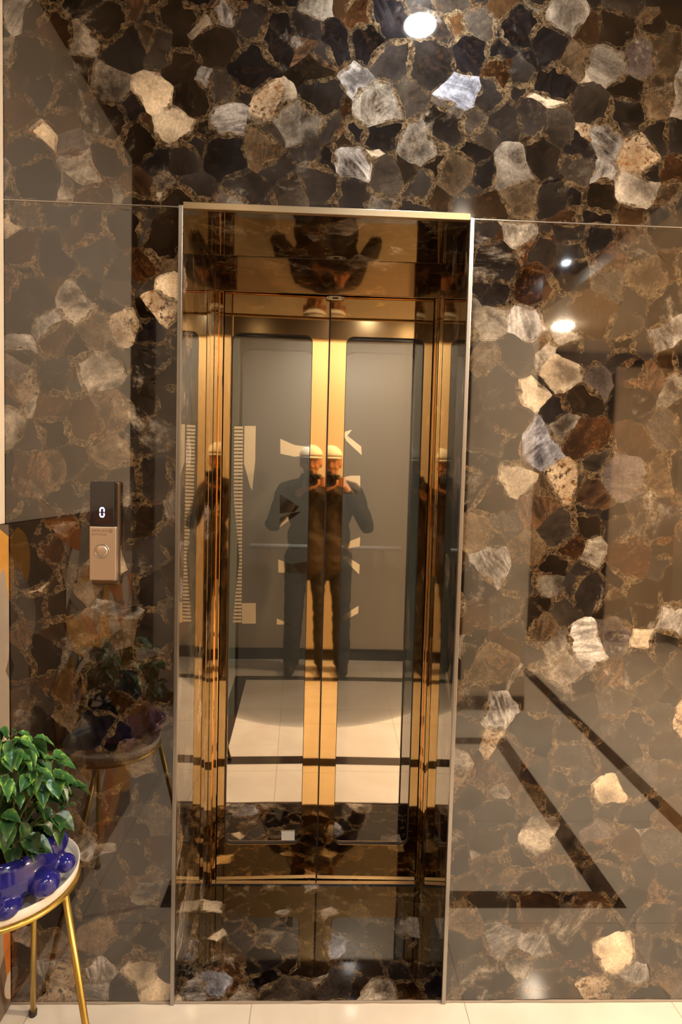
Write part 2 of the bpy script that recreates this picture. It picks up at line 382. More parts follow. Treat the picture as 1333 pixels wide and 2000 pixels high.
bm = B(-1.0, 1.40, -2.29, -2.17, 0, 2.58); struct('wall_back', bm, CREAM)
bm = B(-1.0, 1.40, -2.31, -2.15, 2.58, 2.80); struct('trim_2', bm, DARKWOOD)          # dark bulkhead over the back wall
bm = B(.76, .97, -2.17, -2.13, 0, 2.58, bev=.004); struct('trim_3', bm, DARKWOOD)     # dark pilaster
bm = B(1.28, 1.40, -3.9, -2.29, 0, 2.90); struct('wall_passage', bm, CREAM)
bm = B(-3.1, 1.28, -4.04, -4.0, 0, 2.80); struct('wall_left_back', bm, TAUPE)
bm = B(1.28, RX, -4.0, -3.9, 0, 2.80); struct('wall_far', bm, TAUPE)
bm = B(RX, RX+.06, -4.0, 0, 0, 2.80); struct('wall_right', bm, CREAM)
bm = B(-1.0, .76, -2.17, -2.158, 0, .09); box(bm, .97, 1.40, -2.17, -2.158, 0, .09); struct('baseboard_back', bm, SKIRT)
bm = B(2.78, RX, -3.9, -3.888, 0, .10); struct('baseboard_far', bm, SKIRT)
bm = B(RX-.012, RX, -3.9, -.0, 0, .10); struct('baseboard_right', bm, SKIRT)
# dark doorway in the far wall and its long dark lintel
d = struct('door_1', B(1.98, 2.74, -3.9, -3.86, .0, 2.58, bev=.006), DARKWOOD)
link('handle', tube(bmesh.new(), [(2.66, -3.855, 1.0), (2.66, -3.82, 1.0), (2.56, -3.82, 1.0)], .008), STEEL, d, True)
struct('trim_4', B(1.90, RX, -3.9, -3.85, 2.585, 2.70, bev=.004), DARKWOOD)
# floor inlay: dark bands
def frame_band(bm, x0, x1, y0, y1, wd, z=.0008):
    def q(a, b_, c, e):
        vs = [bm.verts.new(p) for p in ((a, c, z), (b_, c, z), (b_, e, z), (a, e, z))]; bm.faces.new(vs)
    q(x0, x1, y0, y0+wd); q(x0, x1, y1-wd, y1); q(x0, x0+wd, y0+wd, y1-wd); q(x1-wd, x1, y0+wd, y1-wd)
bm = bmesh.new(); frame_band(bm, -.47, 1.15, -1.74, -.37, .085); struct('trim_5', bm, INLAY)
bm = bmesh.new()
for P_ in [((1.62, -1.0), (1.70, -1.0), (1.74, -3.05), (1.66, -3.05))]:
    bm.faces.new([bm.verts.new((x, y, .0008)) for x, y in P_][::-1])
box(bm, 1.62, 1.70, -1.0, -.12, .0004, .0008); struct('trim_6', bm, INLAY)

# metal edge strips of the stone cladding
def strip(name, a, b_, wx, wy, m):
    bm = bmesh.new(); x0, z0 = a; x1, z1 = b_
    if abs(x1-x0) < 1e-6: box(bm, x0-wx/2, x0+wx/2, -wy, .004, z0, z1, bev=.0012)
    else: box(bm, x0, x1, -wy, .004, z0-wx/2, z0+wx/2, bev=min(.0012, wx/4))
    return struct(name, bm, m)
strip('trim_7', (OL-.002, 0), (OL-.002, OH+.004), .011, .009, STEEL)
strip('trim_8', (OR+.002, 0), (OR+.002, OH+.002), .011, .009, STEEL)
strip('trim_9', (OL+.004, OH+.004), (OR-.004, OH+.004), .018, .009, CHAMP)
strip('trim_10', (LX, OH+.002), (OL-.008, OH+.002), .003, .002, STEEL)
strip('trim_11', (OR+.008, OH+.002), (RX, OH+.002), .003, .002, STEEL)
# cement bead along the floor joint
bm = bmesh.new(); rnd = random.Random(5)
pts = [(LX+i*(RX-LX)/90, -.001, .0015+rnd.uniform(0, .001)) for i in range(91)]
tube(bm, pts, [.0035+rnd.uniform(-.001, .0015) for _ in pts], 6); struct('trim_12', bm, mat('grey_grout', (.33, .27, .21), .8))

# ------------------------------------------------------------------ elevator frame
fr = thing('elevator_surround', 'bronze mirror steel frame lining the back of the stone recess around the elevator doors', 'door frame', (.055, DEP, 0))
def fpart(name, bm, m, lab=None, smooth=False):
    bmesh.ops.translate(bm, vec=-fr.location, verts=bm.verts); o = link(name, bm, m, fr, smooth)
    if lab: o['label'] = lab
    return o
fpart('header', B(OL, BR_, DEP, DEP+.010, 2.106, OH+.03, bev=.001), COPPER)
fpart('header_lip', B(OL, BR_, DEP-.0015, DEP+.002, 2.1045, 2.1065), CHAMP, 'thin bright lip along the header')
for s, x0, j1, j2 in ((1, OL, .014, .028), (-1, BR_, .008, .015)):
    bm = bmesh.new()
    a, b_ = sorted((x0, x0+s*j1)); box(bm, a, b_, DEP-.004, DEP+.03, 0.002, 2.1045, bev=.0015)
    fpart('jamb', bm, GOLD)
    bm = bmesh.new(); a, b_ = sorted((x0+s*j1, x0+s*j2)); box(bm, a, b_, DEP+.008, DEP+.03, 0.002, 2.1045, bev=.0015)
    fpart('jamb_step', bm, GOLD)
fpart('threshold', B(OL+.016, BR_-.016, DEP-.002, DEP+.016, .002, .0075, bev=.001), STEEL)
# oval lock plate over the meeting line of the doors
bm = bmesh.new()
def ovalplate(cx, cz, a, b_, y0, y1, n=40):
    top = [bm.verts.new((cx+a*cos(2*pi*k/n), y0, cz+b_*sin(2*pi*k/n))) for k in range(n)]
    bot = [bm.verts.new((cx+a*cos(2*pi*k/n), y1, cz+b_*sin(2*pi*k/n))) for k in range(n)]
    bm.faces.new(top)
    for k in range(n): bm.faces.new((top[k], bot[k], bot[(k+1) % n], top[(k+1) % n]))
ovalplate(.078, 2.0965, .0345, .0075, DEP+.0105, DEP+.0145); bmesh.ops.recalc_face_normals(bm, faces=bm.faces[:])
lk = fpart('lock_plate', bm, mat('pale_brass', (.78, .66, .42), .3, .8), 'small oval pale metal lock plate')
bm = B(.068, .088, DEP+.0100, DEP+.0108, 2.0935, 2.0995)
bmesh.ops.translate(bm, vec=-fr.location, verts=bm.verts); link('slot', bm, RUBBER, lk)
for sx in (.051, .105):
    b2 = bmesh.new(); lathe(b2, [(.0042, 0), (.0055, -.0012), (.0042, -.002), (.0028, -.0012), (.0028, 0)], (sx, DEP+.0112, 2.0965), 20, 'y')
    bmesh.ops.translate(b2, vec=-fr.location, verts=b2.verts); link('eyelet', b2, STEEL, lk, True)

# ------------------------------------------------------------------ elevator doors (landing side)
def rrect(x0, x1, z0, z1, r, n=7):
    P_ = []
    for cx, cz, a0 in ((x1-r, z1-r, 0), (x0+r, z1-r, 90), (x0+r, z0+r, 180), (x1-r, z0+r, 270)):
        for k in range(n+1):
            a = radians(a0+90*k/n); P_.append((cx+r*cos(a), cz+r*sin(a)))
    return P_
def leaf_panel(x0, x1, z0, z1, hole, y0, y1):
    """sheet with a rounded window opening, both faces and the rims"""
    bm = bmesh.new(); n = len(hole)
    cx = (hole[0][0]+hole[n//2][0])/2; cz = (hole[0][1]+hole[n//2][1])/2
    hx0, hx1 = min(p[0] for p in hole), max(p[0] for p in hole); hz0, hz1 = min(p[1] for p in hole), max(p[1] for p in hole)
    def outer(p):
        return (x1 if p[0] > cx else x0, z1 if p[1] > cz else z0)
    layers = []
    for y in (y0, y1):
        H_ = [bm.verts.new((p[0], y, p[1])) for p in hole]
        C_ = {k: bm.verts.new((k[0], y, k[1])) for k in ((x0, z0), (x1, z0), (x1, z1), (x0, z1))}
        layers.append((H_, C_))
        for k in range(n):
            p, q = hole[k], hole[(k+1) % n]; a, b_ = outer(p), outer(q)
            vs = [H_[k], H_[(k+1) % n], C_[b_]] + ([C_[a]] if a != b_ else [])
            bm.faces.new(vs if y == y1 else vs[::-1])
    (H0, C0), (H1, C1) = layers
    for k in range(n): bm.faces.new((H0[k], H0[(k+1) % n], H1[(k+1) % n], H1[k]))
    cs = [(x0, z0), (x1, z0), (x1, z1), (x0, z1)]
    for k in range(4): bm.faces.new((C0[cs[k]], C1[cs[k]], C1[cs[(k+1) % 4]], C0[cs[(k+1) % 4]]))
    bmesh.ops.recalc_face_normals(bm, faces=bm.faces[:])
    return bm
def ring_between(o, i, y0, y1):
    bm = bmesh.new(); n = len(o)
    V_ = [[bm.verts.new((p[0], y, p[1])) for p in pl] for pl in (o, i) for y in (y0, y1)]
    for k in range(n):
        j = (k+1) % n
        bm.faces.new((V_[0][k], V_[0][j], V_[2][j], V_[2][k])); bm.faces.new((V_[1][k], V_[3][k], V_[3][j], V_[1][j]))
        bm.faces.new((V_[2][k], V_[2][j], V_[3][j], V_[3][k]))
    bmesh.ops.recalc_face_normals(bm, faces=bm.faces[:]); return bm
def px2y(x, y, Y):
    d = fwd*FPX+rgt*(x-666.5)-upv*(y-1000); t = (Y+CAMD)/d.y; return CAMX+d.x*t, CAMH+d.z*t
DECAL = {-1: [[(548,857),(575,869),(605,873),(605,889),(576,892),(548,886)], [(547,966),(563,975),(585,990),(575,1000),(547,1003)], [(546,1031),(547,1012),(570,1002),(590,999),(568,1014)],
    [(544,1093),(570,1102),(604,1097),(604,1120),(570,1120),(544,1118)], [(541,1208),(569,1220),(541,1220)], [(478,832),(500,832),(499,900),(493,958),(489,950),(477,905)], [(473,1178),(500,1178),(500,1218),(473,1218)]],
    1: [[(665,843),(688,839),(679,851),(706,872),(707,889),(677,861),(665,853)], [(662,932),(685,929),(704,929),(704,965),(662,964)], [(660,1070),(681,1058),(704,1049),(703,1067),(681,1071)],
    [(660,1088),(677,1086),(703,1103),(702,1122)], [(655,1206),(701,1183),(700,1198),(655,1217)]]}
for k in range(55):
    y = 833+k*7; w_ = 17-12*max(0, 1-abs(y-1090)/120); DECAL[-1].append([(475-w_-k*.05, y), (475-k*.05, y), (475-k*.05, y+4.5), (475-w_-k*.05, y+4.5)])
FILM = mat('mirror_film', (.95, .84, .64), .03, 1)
DY = DEP+.020
def door_leaf(x0, x1, hx0, hx1, rot, lab, edge_side):
    c = (x0+x1)/2; t = thing('elevator_door', lab, 'elevator door', (c, DY, .008)); t.rotation_euler.z = rot
    hole = rrect(hx0-c, hx1-c, .132, 1.962, .026)
    link('door_panel', leaf_panel(x0-c, x1-c, 0, 2.118, hole, 0, .028), GOLD, t)
    g = bmesh.new(); g.faces.new([g.verts.new((p[0], .012, p[1])) for p in hole][::-1]); link('glass_pane', g, GLASS, t)
    inn = rrect(hx0-c+.002, hx1-c-.002, .134, 1.960, .024)
    link('gasket', ring_between(hole, inn, .004, .014), RUBBER, t)
    # grey green side rail of the glazing seen behind the pane, on the outer side
    a, b_ = (hx0-c+.001, hx0-c+.026) if edge_side < 0 else (hx1-c-.026, hx1-c-.001)
    o = link('glazing_rail', B(a, b_, .0145, .0275, .150, 1.945), GREENG, t); o['label'] = 'grey green rail behind the glass'
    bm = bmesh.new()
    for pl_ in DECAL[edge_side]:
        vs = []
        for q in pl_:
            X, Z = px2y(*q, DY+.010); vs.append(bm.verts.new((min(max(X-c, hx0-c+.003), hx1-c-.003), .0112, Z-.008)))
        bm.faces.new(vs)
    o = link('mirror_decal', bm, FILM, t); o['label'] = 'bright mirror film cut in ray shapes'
    e = c and (x1-c if edge_side < 0 else x0-c)
    link('edge_strip', B(e-.0015 if edge_side < 0 else e-.0038, e+.0015, -.0015, .02, .0, 2.118), COPPER if edge_side < 0 else RUBBER, t)
    return t
door_leaf(-.302, .0575, -.276, .003, radians(1.1), 'left gold mirror elevator door with a tall tinted glass pane and a white sticker', -1)
door_leaf(.0625, .422, .120, .394, radians(-.66), 'right gold mirror elevator door with a tall tinted glass pane', 1)
st = link('sticker', B(-.070, -.022, DY-.0, DY+.0005, .150, .184), mat('white_paper', (.80, .76, .68), .6))
st.location = (0, .0095, 0); tag(st, 'small blank white sticker at the foot of the left elevator glass', 'sticker')

# ------------------------------------------------------------------ elevator car behind the glass
cabn = thing('elevator_cabin', 'grey elevator cabin with a steel handrail behind the tinted glass doors', 'elevator cabin', (.06, .72, 0))
def cpart(name, bm, m, parent=None, smooth=False):
    bmesh.ops.translate(bm, vec=-cabn.location, verts=bm.verts); return link(name, bm, m, parent or cabn, smooth)
cpart('cabin_floor', B(-.60, .72, .72, 1.95, -.02, .0), mat('cabin_vinyl', (.34, .33, .31), .35, var=.15, vscale=40))
cpart('back_panel', B(-.60, .72, 1.95, 1.98, 0, 2.25), CABG)
cpart('side_panel', B(-.63, -.60, .72, 1.98, 0, 2.25), CABG)
cpart('side_panel', B(.72, .75, .72, 1.98, 0, 2.25), CABG)
cpart('cabin_ceiling', B(-.63, .75, .72, 1.98, 2.25, 2.28), CABG)
cpart('ceiling_lamp', B(-.25, .40, 1.0, 1.6, 2.242, 2.25), mat('cabin_lamp', (.9, .9, .9), .5, emit=(1, .95, .88), es=7))
cpart('cabin_skirting', B(-.60, .72, 1.94, 1.95, 0, .08), CABD)
hr = cpart('handrail', tube(bmesh.new(), [(-.36, 1.86, 1.075), (.52, 1.86, 1.075)], .014, 14), mat('bright_steel', (.90, .92, .90), .25, .25))
for x in (-.25, .10, .42): cpart('bracket', tube(bmesh.new(), [(x, 1.868, 1.07), (x, 1.90, 1.05), (x, 1.949, 1.05)], .006), STEEL, hr)
for s, x0, x1 in ((-1, -.33, .060), (1, .066, .455)):
    t = thing('car_door', ('left' if s < 0 else 'right')+' grey inner car door with a rounded window behind the gold door', 'car door', ((x0+x1)/2, .60, .008))
    c = (x0+x1)/2; hx0, hx1 = (-.255, .010) if s < 0 else (.115, .385)
    hole = rrect(hx0-c, hx1-c, .21, 1.93, .035)
    link('door_panel', leaf_panel(x0-c, x1-c, 0, 2.12, hole, 0, .028), CABD, t)
    g = bmesh.new(); g.faces.new([g.verts.new((p[0], .014, p[1])) for p in hole][::-1]); link('glass_pane', g, CLEAR, t)
    link('gasket', ring_between(hole, rrect(hx0-c+.003, hx1-c-.003, .213, 1.927, .032), -.002, .013), RUBBER, t)
struct('trim_13', B(-.36, .48, .56, .66, .0, .006), STEEL)                                # car threshold
bm = B(-.62, -.345, .53, .72, 0, 2.4); box(bm, .47, .74, .53, .72, 0, 2.4); box(bm, -.62, .74, .565, .72, 2.13, 2.4); struct('wall_shaft', bm, RUBBER)

# ------------------------------------------------------------------ downlights
def downlight(x, y, z, r, es, colr, lab, i):
    t = thing('recessed_downlight', lab, 'ceiling light', (x, y, z))
    bm = bmesh.new(); lathe(bm, [(r, .0), (r*1.04, -.006), (r*1.30, -.004), (r*1.34, 0)], (0, 0, 0), 32); link('trim_ring', bm, STEEL, t, True)
    bm = bmesh.new(); prof = [(r*cos(a), -.003-r*.28*sin(a)) for a in [radians(k*9) for k in range(10)]]; prof.append((.0005, -.003-r*.28)); lathe(bm, prof, (0, 0, 0), 28)
    link('lens', bm, mat('lamp_lens', (.9, .9, .9), .5, emit=colr, es=es), t, True)
for i, L_ in enumerate(LAMPS): downlight(*L_, i)

# ------------------------------------------------------------------ call panel
cp = thing('elevator_call_panel', 'slim black and silver call panel with glowing number on the left stone wall', 'call panel', (-.521, 0, 1.315))
def pp(name, bm, m, parent=None, lab=None, smooth=False):
    o = link(name, bm, m, parent or cp, smooth)
    if lab: o['label'] = lab
    return o
pp('housing', B(-.036, .036, -.016, 0, -.139, .134, bev=.004), mat('bronze_case', (.16, .10, .06), .25, .7))
disp = pp('display', B(-.036, .028, -.030, -.014, .018, .134, bev=.003), BLACK, lab='black glass display')
BLUE = mat('display_glow', (.5, .5, .9), .4, emit=(.55, .58, 1.0), es=5)
bm = bmesh.new()
def seg(bm, x0, z0, x1, z1, wd=.0034):
    d_ = Vector((x1-x0, 0, z1-z0)); L2 = d_.length; d_.normalize(); n_ = Vector((-d_.z, 0, d_.x))*wd/2; a = Vector((x0, -.0305, z0)); e = Vector((x1, -.0305, z1))
    ps = [a, a+d_*wd*.5+n_, e-d_*wd*.5+n_, e, e-d_*wd*.5-n_, a+d_*wd*.5-n_]
    bm.faces.new([bm.verts.new(p) for p in ps])
X0, X1, ZA, ZB, ZC = -.0085, .0015, .043, .0545, .066
for s_ in ((X0, ZA+.001, X0, ZB-.001), (X1, ZA+.001, X1, ZB-.001), (X0, ZB+.001, X0, ZC-.001), (X1, ZB+.001, X1, ZC-.001), (X0, ZA, X1, ZA), (X0, ZC, X1, ZC)): seg(bm, *s_)
bmesh.ops.recalc_face_normals(bm, faces=bm.faces[:])
pp('digit', bm, BLUE, disp, 'glowing blue white zero')
SILV = mat('brushed_silver', (.66, .56, .45), .32, .85)
fp = pp('face_plate', B(-.036, .034, -.032, -.014, -.125, .0175, bev=.003), SILV, lab='brushed silver face plate')
bm = bmesh.new(); lathe(bm, [(.0001, -.0345), (.012, -.0345), (.0145, -.0335), (.0150, -.0318)], (-.003, 0, -.047), 36, 'y')
pp('button', bm, SILV, fp, smooth=True)
bm = bmesh.new(); lathe(bm, [(.0165, -.0318), (.0170, -.0335), (.0190, -.0335), (.0196, -.0318)], (-.003, 0, -.047), 40, 'y')
pp('button_ring', bm, STEEL, fp, smooth=True)
INK = mat('brown_ink', (.16, .09, .05), .6)
def text(body, x, z, size, parent, m, y=-.0322, mirror=False, name='lettering', rot=(pi/2, 0, 0)):
    cu = bpy.data.curves.new(name, 'FONT'); cu.body = body; cu.size = size; cu.extrude = .0001; cu.align_x = 'CENTER'
    o = bpy.data.objects.new(name, cu); COL.objects.link(o); bpy.context.view_layer.update()
    dg = bpy.context.evaluated_depsgraph_get(); me = bpy.data.meshes.new_from_object(o.evaluated_get(dg)); bpy.data.objects.remove(o)
    me.materials.clear(); me.materials.append(m)
    if mirror:
        for v in me.vertices: v.co.x *= -1
    o = bpy.data.objects.new(name, me); COL.objects.link(o); o.parent = parent; o.location = (x, y, z); o.rotation_euler = rot
    return o
text('HAPLUDO', -.0075, .0035, .0092, fp, INK)
text('ELEVATOR', -.0105, -.0060, .0080, fp, INK, mirror=True)
bm = bmesh.new(); lathe(bm, [(.0030, -.0322), (.0038, -.0324), (.0046, -.0322)], (.0195, 0, .0060), 24, 'y')
box(bm, .0180, .0210, -.0324, -.0321, .0052, .0068); pp('emblem', bm, INK, fp)

# ------------------------------------------------------------------ leaf mural on the left wall
rnd = random.Random(8)
mcol = [mat('mural_ground', (.16, .11, .075), .35, var=.4, vscale=9), mat('mural_gold', (.62, .30, .06), .35, var=.3, vscale=20), mat('mural_orange', (.55, .17, .03), .35, var=.3, vscale=20),
        mat('mural_grey', (.36, .29, .22), .35, var=.25, vscale=20), mat('mural_cream', (.62, .52, .40), .35, var=.1)]
bm = B(LX-.004, LX+.022, -1.02, -.003, 0.0, 1.33)
def mural_leaf(y, z, ln, wd, ang, mi, k):
    n = 12; L_, R_, C_ = [], [], []
    for i in range(n+1):
        s = i/n; hw = wd*sin(pi*s**.8)**.9*.5 if 0 < s < 1 else 0
        c = Vector((s*ln, .10*ln*sin(s*pi))); L_.append(c+Vector((0, hw))); R_.append(c-Vector((0, hw))); C_.append(c)
    ca, sa = cos(ang), sin(ang); h = .0222+k*.00004
    def P3(p):
        yy, zz = y+p.x*ca-p.y*sa, z+p.x*sa+p.y*ca
        return bm.verts.new((LX+h, min(-.004, max(-1.015, yy)), min(1.327, max(.003, zz))))
    l, r, c = [P3(p) for p in L_], [P3(p) for p in R_], [P3(p) for p in C_]
    for i in range(n):
        for q in ((l[i], l[i+1], c[i+1], c[i]), (c[i], c[i+1], r[i+1], r[i])):
            f = bm.faces.new(q); f.material_index = mi
fixed = [(-.045, 1.32, .24, .17, -1.62, 1), (-.03, 1.13, .12, .08, -1.3, 2), (-.05, .92, .30, .15, 1.5, 3), (-.06, .98, .34, .13, -1.7, 3), (-.02, .78, .22, .07, -1.6, 4), (-.05, .66, .26, .13, -1.5, 2), (-.05, .40, .25, .12, -1.6, 3), (-.03, .26, .25, .07, -1.5, 2), (-.02, .10, .10, .08, -1.2, 4)]
for k, a in enumerate(fixed): mural_leaf(*a, k)
for k in range(70): mural_leaf(rnd.uniform(-1.0, -.30), rnd.uniform(.02, 1.3), rnd.uniform(.2, .42), rnd.uniform(.05, .14), rnd.uniform(0, 2*pi), rnd.choice((1, 2, 3, 3, 4)), k+10)
mu = link('leaf_mural', bm, mcol); tag(mu, 'mural of large gold, orange and grey leaves left of the stone wall', 'mural')

# ------------------------------------------------------------------ plant stand
SX, SY, SZ = -.620, -.335, .608
ps = thing('plant_stand', 'round cream tray side table on thin gold legs beside the left stone wall', 'plant stand', (SX, SY, 0))
BRASS = mat('brushed_brass', (.62, .42, .10), .32, .9)
TRAY = mat('cream_enamel', (.80, .74, .64), .3)
R_ = .151
bm = bmesh.new(); lathe(bm, [(.0005, SZ-.024), (R_-.006, SZ-.024), (R_-.002, SZ-.018), (R_, SZ), (R_-.003, SZ+.001), (R_-.006, SZ-.016), (R_-.012, SZ-.019), (.0005, SZ-.019)], seg=72); link('tray', bm, TRAY, ps, True)
bm = bmesh.new(); tube(bm, [((R_-.004)*cos(2*pi*k/60), (R_-.004)*sin(2*pi*k/60), SZ-.030) for k in range(61)], .0058, 8, cap=False); link('rim_ring', bm, BRASS, ps, True)
for (tx, ty), (fx, fy) in (((0, .138), (-.082, .300)), ((.144, -.030), (.258, -.085)), ((-.085, -.108), (-.135, -.24))):
    l = link('leg', tube(bmesh.new(), [(tx, ty, SZ-.032), (fx, fy, .008)], .0072, 12), BRASS, ps, True)
    link('foot_cap', lathe(bmesh.new(), [(.0005, 0), (.010, 0), (.0105, .012), (.0085, .018), (.0005, .018)], (fx, fy, 0), 20), mat('foot_rubber', (.03, .02, .015), .6), l, True)

# ------------------------------------------------------------------ blue animal planter with its plant
PZ = SZ-.019
pl = thing('potted_plant', 'leafy green plant in a glossy cobalt blue animal shaped pot on the round tray', 'potted plant', (SX+.022, SY-.030, PZ))
BLUEG = mat('cobalt_glaze', (.016, .016, .17), .10, ior=1.6, var=.45, vscale=14)
bm = bmesh.new()
lathe(bm, [(.0005, .010), (.055, .010), (.085, .022), (.103, .050), (.106, .080), (.098, .108), (.088, .122), (.082, .124), (.078, .118), (.088, .100), (.094, .078), (.090, .05), (.075, .032), (.0005, .028)], seg=48)
for a, rr, r_, z in ((-62, .095, .030, .028), (-118, .098, .030, .028), (62, .09, .030, .026), (118, .09, .030, .026)):   # four stubby feet
    ball(bm, (rr*cos(radians(a)), rr*sin(radians(a)), z), r_*.95, (1, 1.15, .85))
ball(bm, (.104, -.050, .058), .031, (1, 1, 1)); ball(bm, (.116, .022, .052), .022)   # haunch and tail
ball(bm, (.098, .030, .100), .024, (.8, 1.2, 1.3)); ball(bm, (-.098, .02, .10), .024, (.8, 1.2, 1.3))    # ears
ball(bm, (-.10, -.04, .06), .036)
bmesh.ops.scale(bm, vec=(.97, .97, .86), verts=bm.verts)
pot = link('pot', bm, BLUEG, pl, True)
rm = pot.modifiers.new('r', 'REMESH'); rm.mode = 'VOXEL'; rm.voxel_size = .0032
sm = pot.modifiers.new('s', 'SMOOTH'); sm.factor = .6; sm.iterations = 7
bake(pot)
bm = bmesh.new(); lathe(bm, [(.0005, .092), (.05, .090), (.084, .084), (.084, .072), (.0005, .072)], seg=32); link('soil', bm, mat('soil', (.035, .022, .014), .95, bump=1, bscale=150), pl, True)

def leaf_mat():
    m, t, b = node_mat('variegated_leaf')
    a = t.nodes.new('ShaderNodeAttribute'); a.attribute_name = 'luv'
    s = t.nodes.new('ShaderNodeSeparateColor'); t.links.new(a.outputs['Color'], s.inputs[0])
    n = t.nodes.new('ShaderNodeTexNoise'); n.inputs['Scale'].default_value = 55; n.inputs['Detail'].default_value = 5
    tc = t.nodes.new('ShaderNodeTexCoord'); t.links.new(tc.outputs['Object'], n.inputs['Vector'])
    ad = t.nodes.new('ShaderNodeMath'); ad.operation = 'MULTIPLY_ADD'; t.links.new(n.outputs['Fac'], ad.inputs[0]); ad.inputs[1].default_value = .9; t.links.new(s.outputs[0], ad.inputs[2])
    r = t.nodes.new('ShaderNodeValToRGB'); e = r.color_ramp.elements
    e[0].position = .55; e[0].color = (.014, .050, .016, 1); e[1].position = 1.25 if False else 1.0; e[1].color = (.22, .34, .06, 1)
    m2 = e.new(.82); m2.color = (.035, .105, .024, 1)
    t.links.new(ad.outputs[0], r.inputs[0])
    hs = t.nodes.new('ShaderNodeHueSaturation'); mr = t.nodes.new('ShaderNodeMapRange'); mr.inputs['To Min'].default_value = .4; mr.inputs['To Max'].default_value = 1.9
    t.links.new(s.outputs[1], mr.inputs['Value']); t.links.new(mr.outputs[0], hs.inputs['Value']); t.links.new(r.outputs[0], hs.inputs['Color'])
    t.links.new(hs.outputs[0], b.inputs['Base Color']); b.inputs['Roughness'].default_value = .3
    return m
def foliage():
    rnd = random.Random(4); V = []; F = []; A = []; stems = []
    tips = []
    for k in range(44):
        az = 2*pi*k*.618+rnd.uniform(-.2, .2); rad = .125*math.sqrt((k+.5)/44)+rnd.uniform(-.012, .012); zt = .330-.12*(rad/.125)**2+rnd.uniform(-.07, .035)
        base = Vector((rnd.uniform(-.03, .03), rnd.uniform(-.03, .03), .10)); tip = Vector((rad*cos(az), rad*sin(az)*.9, zt))
        mid = (base+tip)/2+Vector((cos(az), sin(az), 0))*-.012
        pts = [base+(mid-base)*u*2*(1-u)+(tip-base)*u*u for u in (0, .25, .5, .75, 1)]
        pts = [base*(1-u)**2+mid*2*u*(1-u)+tip*u*u for u in (0, .25, .5, .75, 1)]
        stems.append(pts)
        tips.append((tip, az))
    def leaf(p, az, droop, L, W, tone, roll):
        X = Vector((cos(az)*cos(droop), sin(az)*cos(droop), -sin(droop))); Y = Vector((-sin(az), cos(az), 0)); Z = X.cross(Y)
        Y2 = Y*cos(roll)+Z*sin(roll); Z2 = X.cross(Y2)
        nl, nw = 9, 3; b0 = len(V); curl = rnd.uniform(.12, .3)
        for i in range(nl+1):
            s = i/nl; hw = W*.5*(sin(pi*min(1, s*1.02)**.62))**.85 if s < 1 else 0.0002
            if s < .02: hw = .001
            for j in range(-nw, nw+1):
                tt = j/nw
                q = p+X*(s*L)+Y2*(tt*hw)+Z2*(abs(tt)**1.3*hw*.42-curl*L*s*s+.0012*sin(s*24)*abs(tt))
                q.x = max(q.x, LX+.030-pl.location.x); V.append(q); A.append((abs(tt)*.42+.12*(s > .9)+.10*(1 if abs(tt) < .1 else 0), tone))
        w_ = 2*nw+1
        for i in range(nl):
            for j in range(w_-1):
                a = b0+i*w_+j; F.append((a, a+w_, a+w_+1, a+1))
    for tip, az in tips:
        for q in range(rnd.choice((3, 4, 5))):
            a = az+rnd.uniform(-1.6, 1.6) if q else az
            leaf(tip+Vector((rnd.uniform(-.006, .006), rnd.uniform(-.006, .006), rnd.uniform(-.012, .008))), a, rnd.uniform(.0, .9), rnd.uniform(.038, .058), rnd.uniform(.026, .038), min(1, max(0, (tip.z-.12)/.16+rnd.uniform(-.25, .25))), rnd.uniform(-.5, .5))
    main = list(stems)
    for k in range(80):
        st = rnd.choice(main); p = st[rnd.choice((1, 2, 3))].copy(); az = math.atan2(st[4].y, st[4].x)+rnd.uniform(-1.3, 1.3)
        o = p+Vector((cos(az), sin(az), .2))*rnd.uniform(.01, .035); stems.append([p, (p+o)/2+Vector((0, 0, .004)), o])
        leaf(o, az, rnd.uniform(.2, 1.2), rnd.uniform(.034, .052), rnd.uniform(.024, .035), rnd.uniform(0, .45), rnd.uniform(-.5, .5))
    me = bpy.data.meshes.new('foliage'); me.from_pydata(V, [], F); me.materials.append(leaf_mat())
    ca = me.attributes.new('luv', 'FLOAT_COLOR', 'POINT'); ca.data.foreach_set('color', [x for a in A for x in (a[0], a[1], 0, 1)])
    for p in me.polygons: p.use_smooth = True
    o = bpy.data.objects.new('foliage', me); COL.objects.link(o); o.parent = pl
    bm = bmesh.new()
    for s in stems: tube(bm, s, [.0028-.0012*i/len(s) for i in range(len(s))], 6)
    link('stems', bm, mat('plant_stem', (.10, .13, .04), .5), pl, True)
foliage()

# ------------------------------------------------------------------ the photographer, seen in the mirrors
PX, PY = .055, -1.845
pe = thing('person', 'person in a white cap, brown jacket and grey trousers taking a photo', 'person', (PX, PY, 0))
SKIN = mat('skin', (.42, .20, .11), .5); JACK = mat('brown_jacket', (.034, .022, .015), .8, bump=.6, bscale=40, var=.5, vscale=14)
TROU = mat('grey_trousers', (.050, .046, .044), .85, bump=.4, bscale=60, var=.3, vscale=9); CAPM = mat('white_cap', (.80, .78, .74), .75)
SHOE = mat('dark_shoe', (.030, .022, .018), .5); HAIR = mat('dark_hair', (.012, .009, .008), .7)
def chain(bm, pts, rs, seg=16, sub=4):
    P_, R2 = [], []
    for i in range(len(pts)-1):
        for s in range(sub):
            u = s/sub; P_.append(Vector(pts[i]).lerp(Vector(pts[i+1]), u)); R2.append(rs[i]*(1-u)+rs[i+1]*u)
    P_.append(Vector(pts[-1])); R2.append(rs[-1]); tube(bm, P_, R2, seg)
    for p, r in zip(pts, rs): ball(bm, p, r*.995, u=16, v=10)
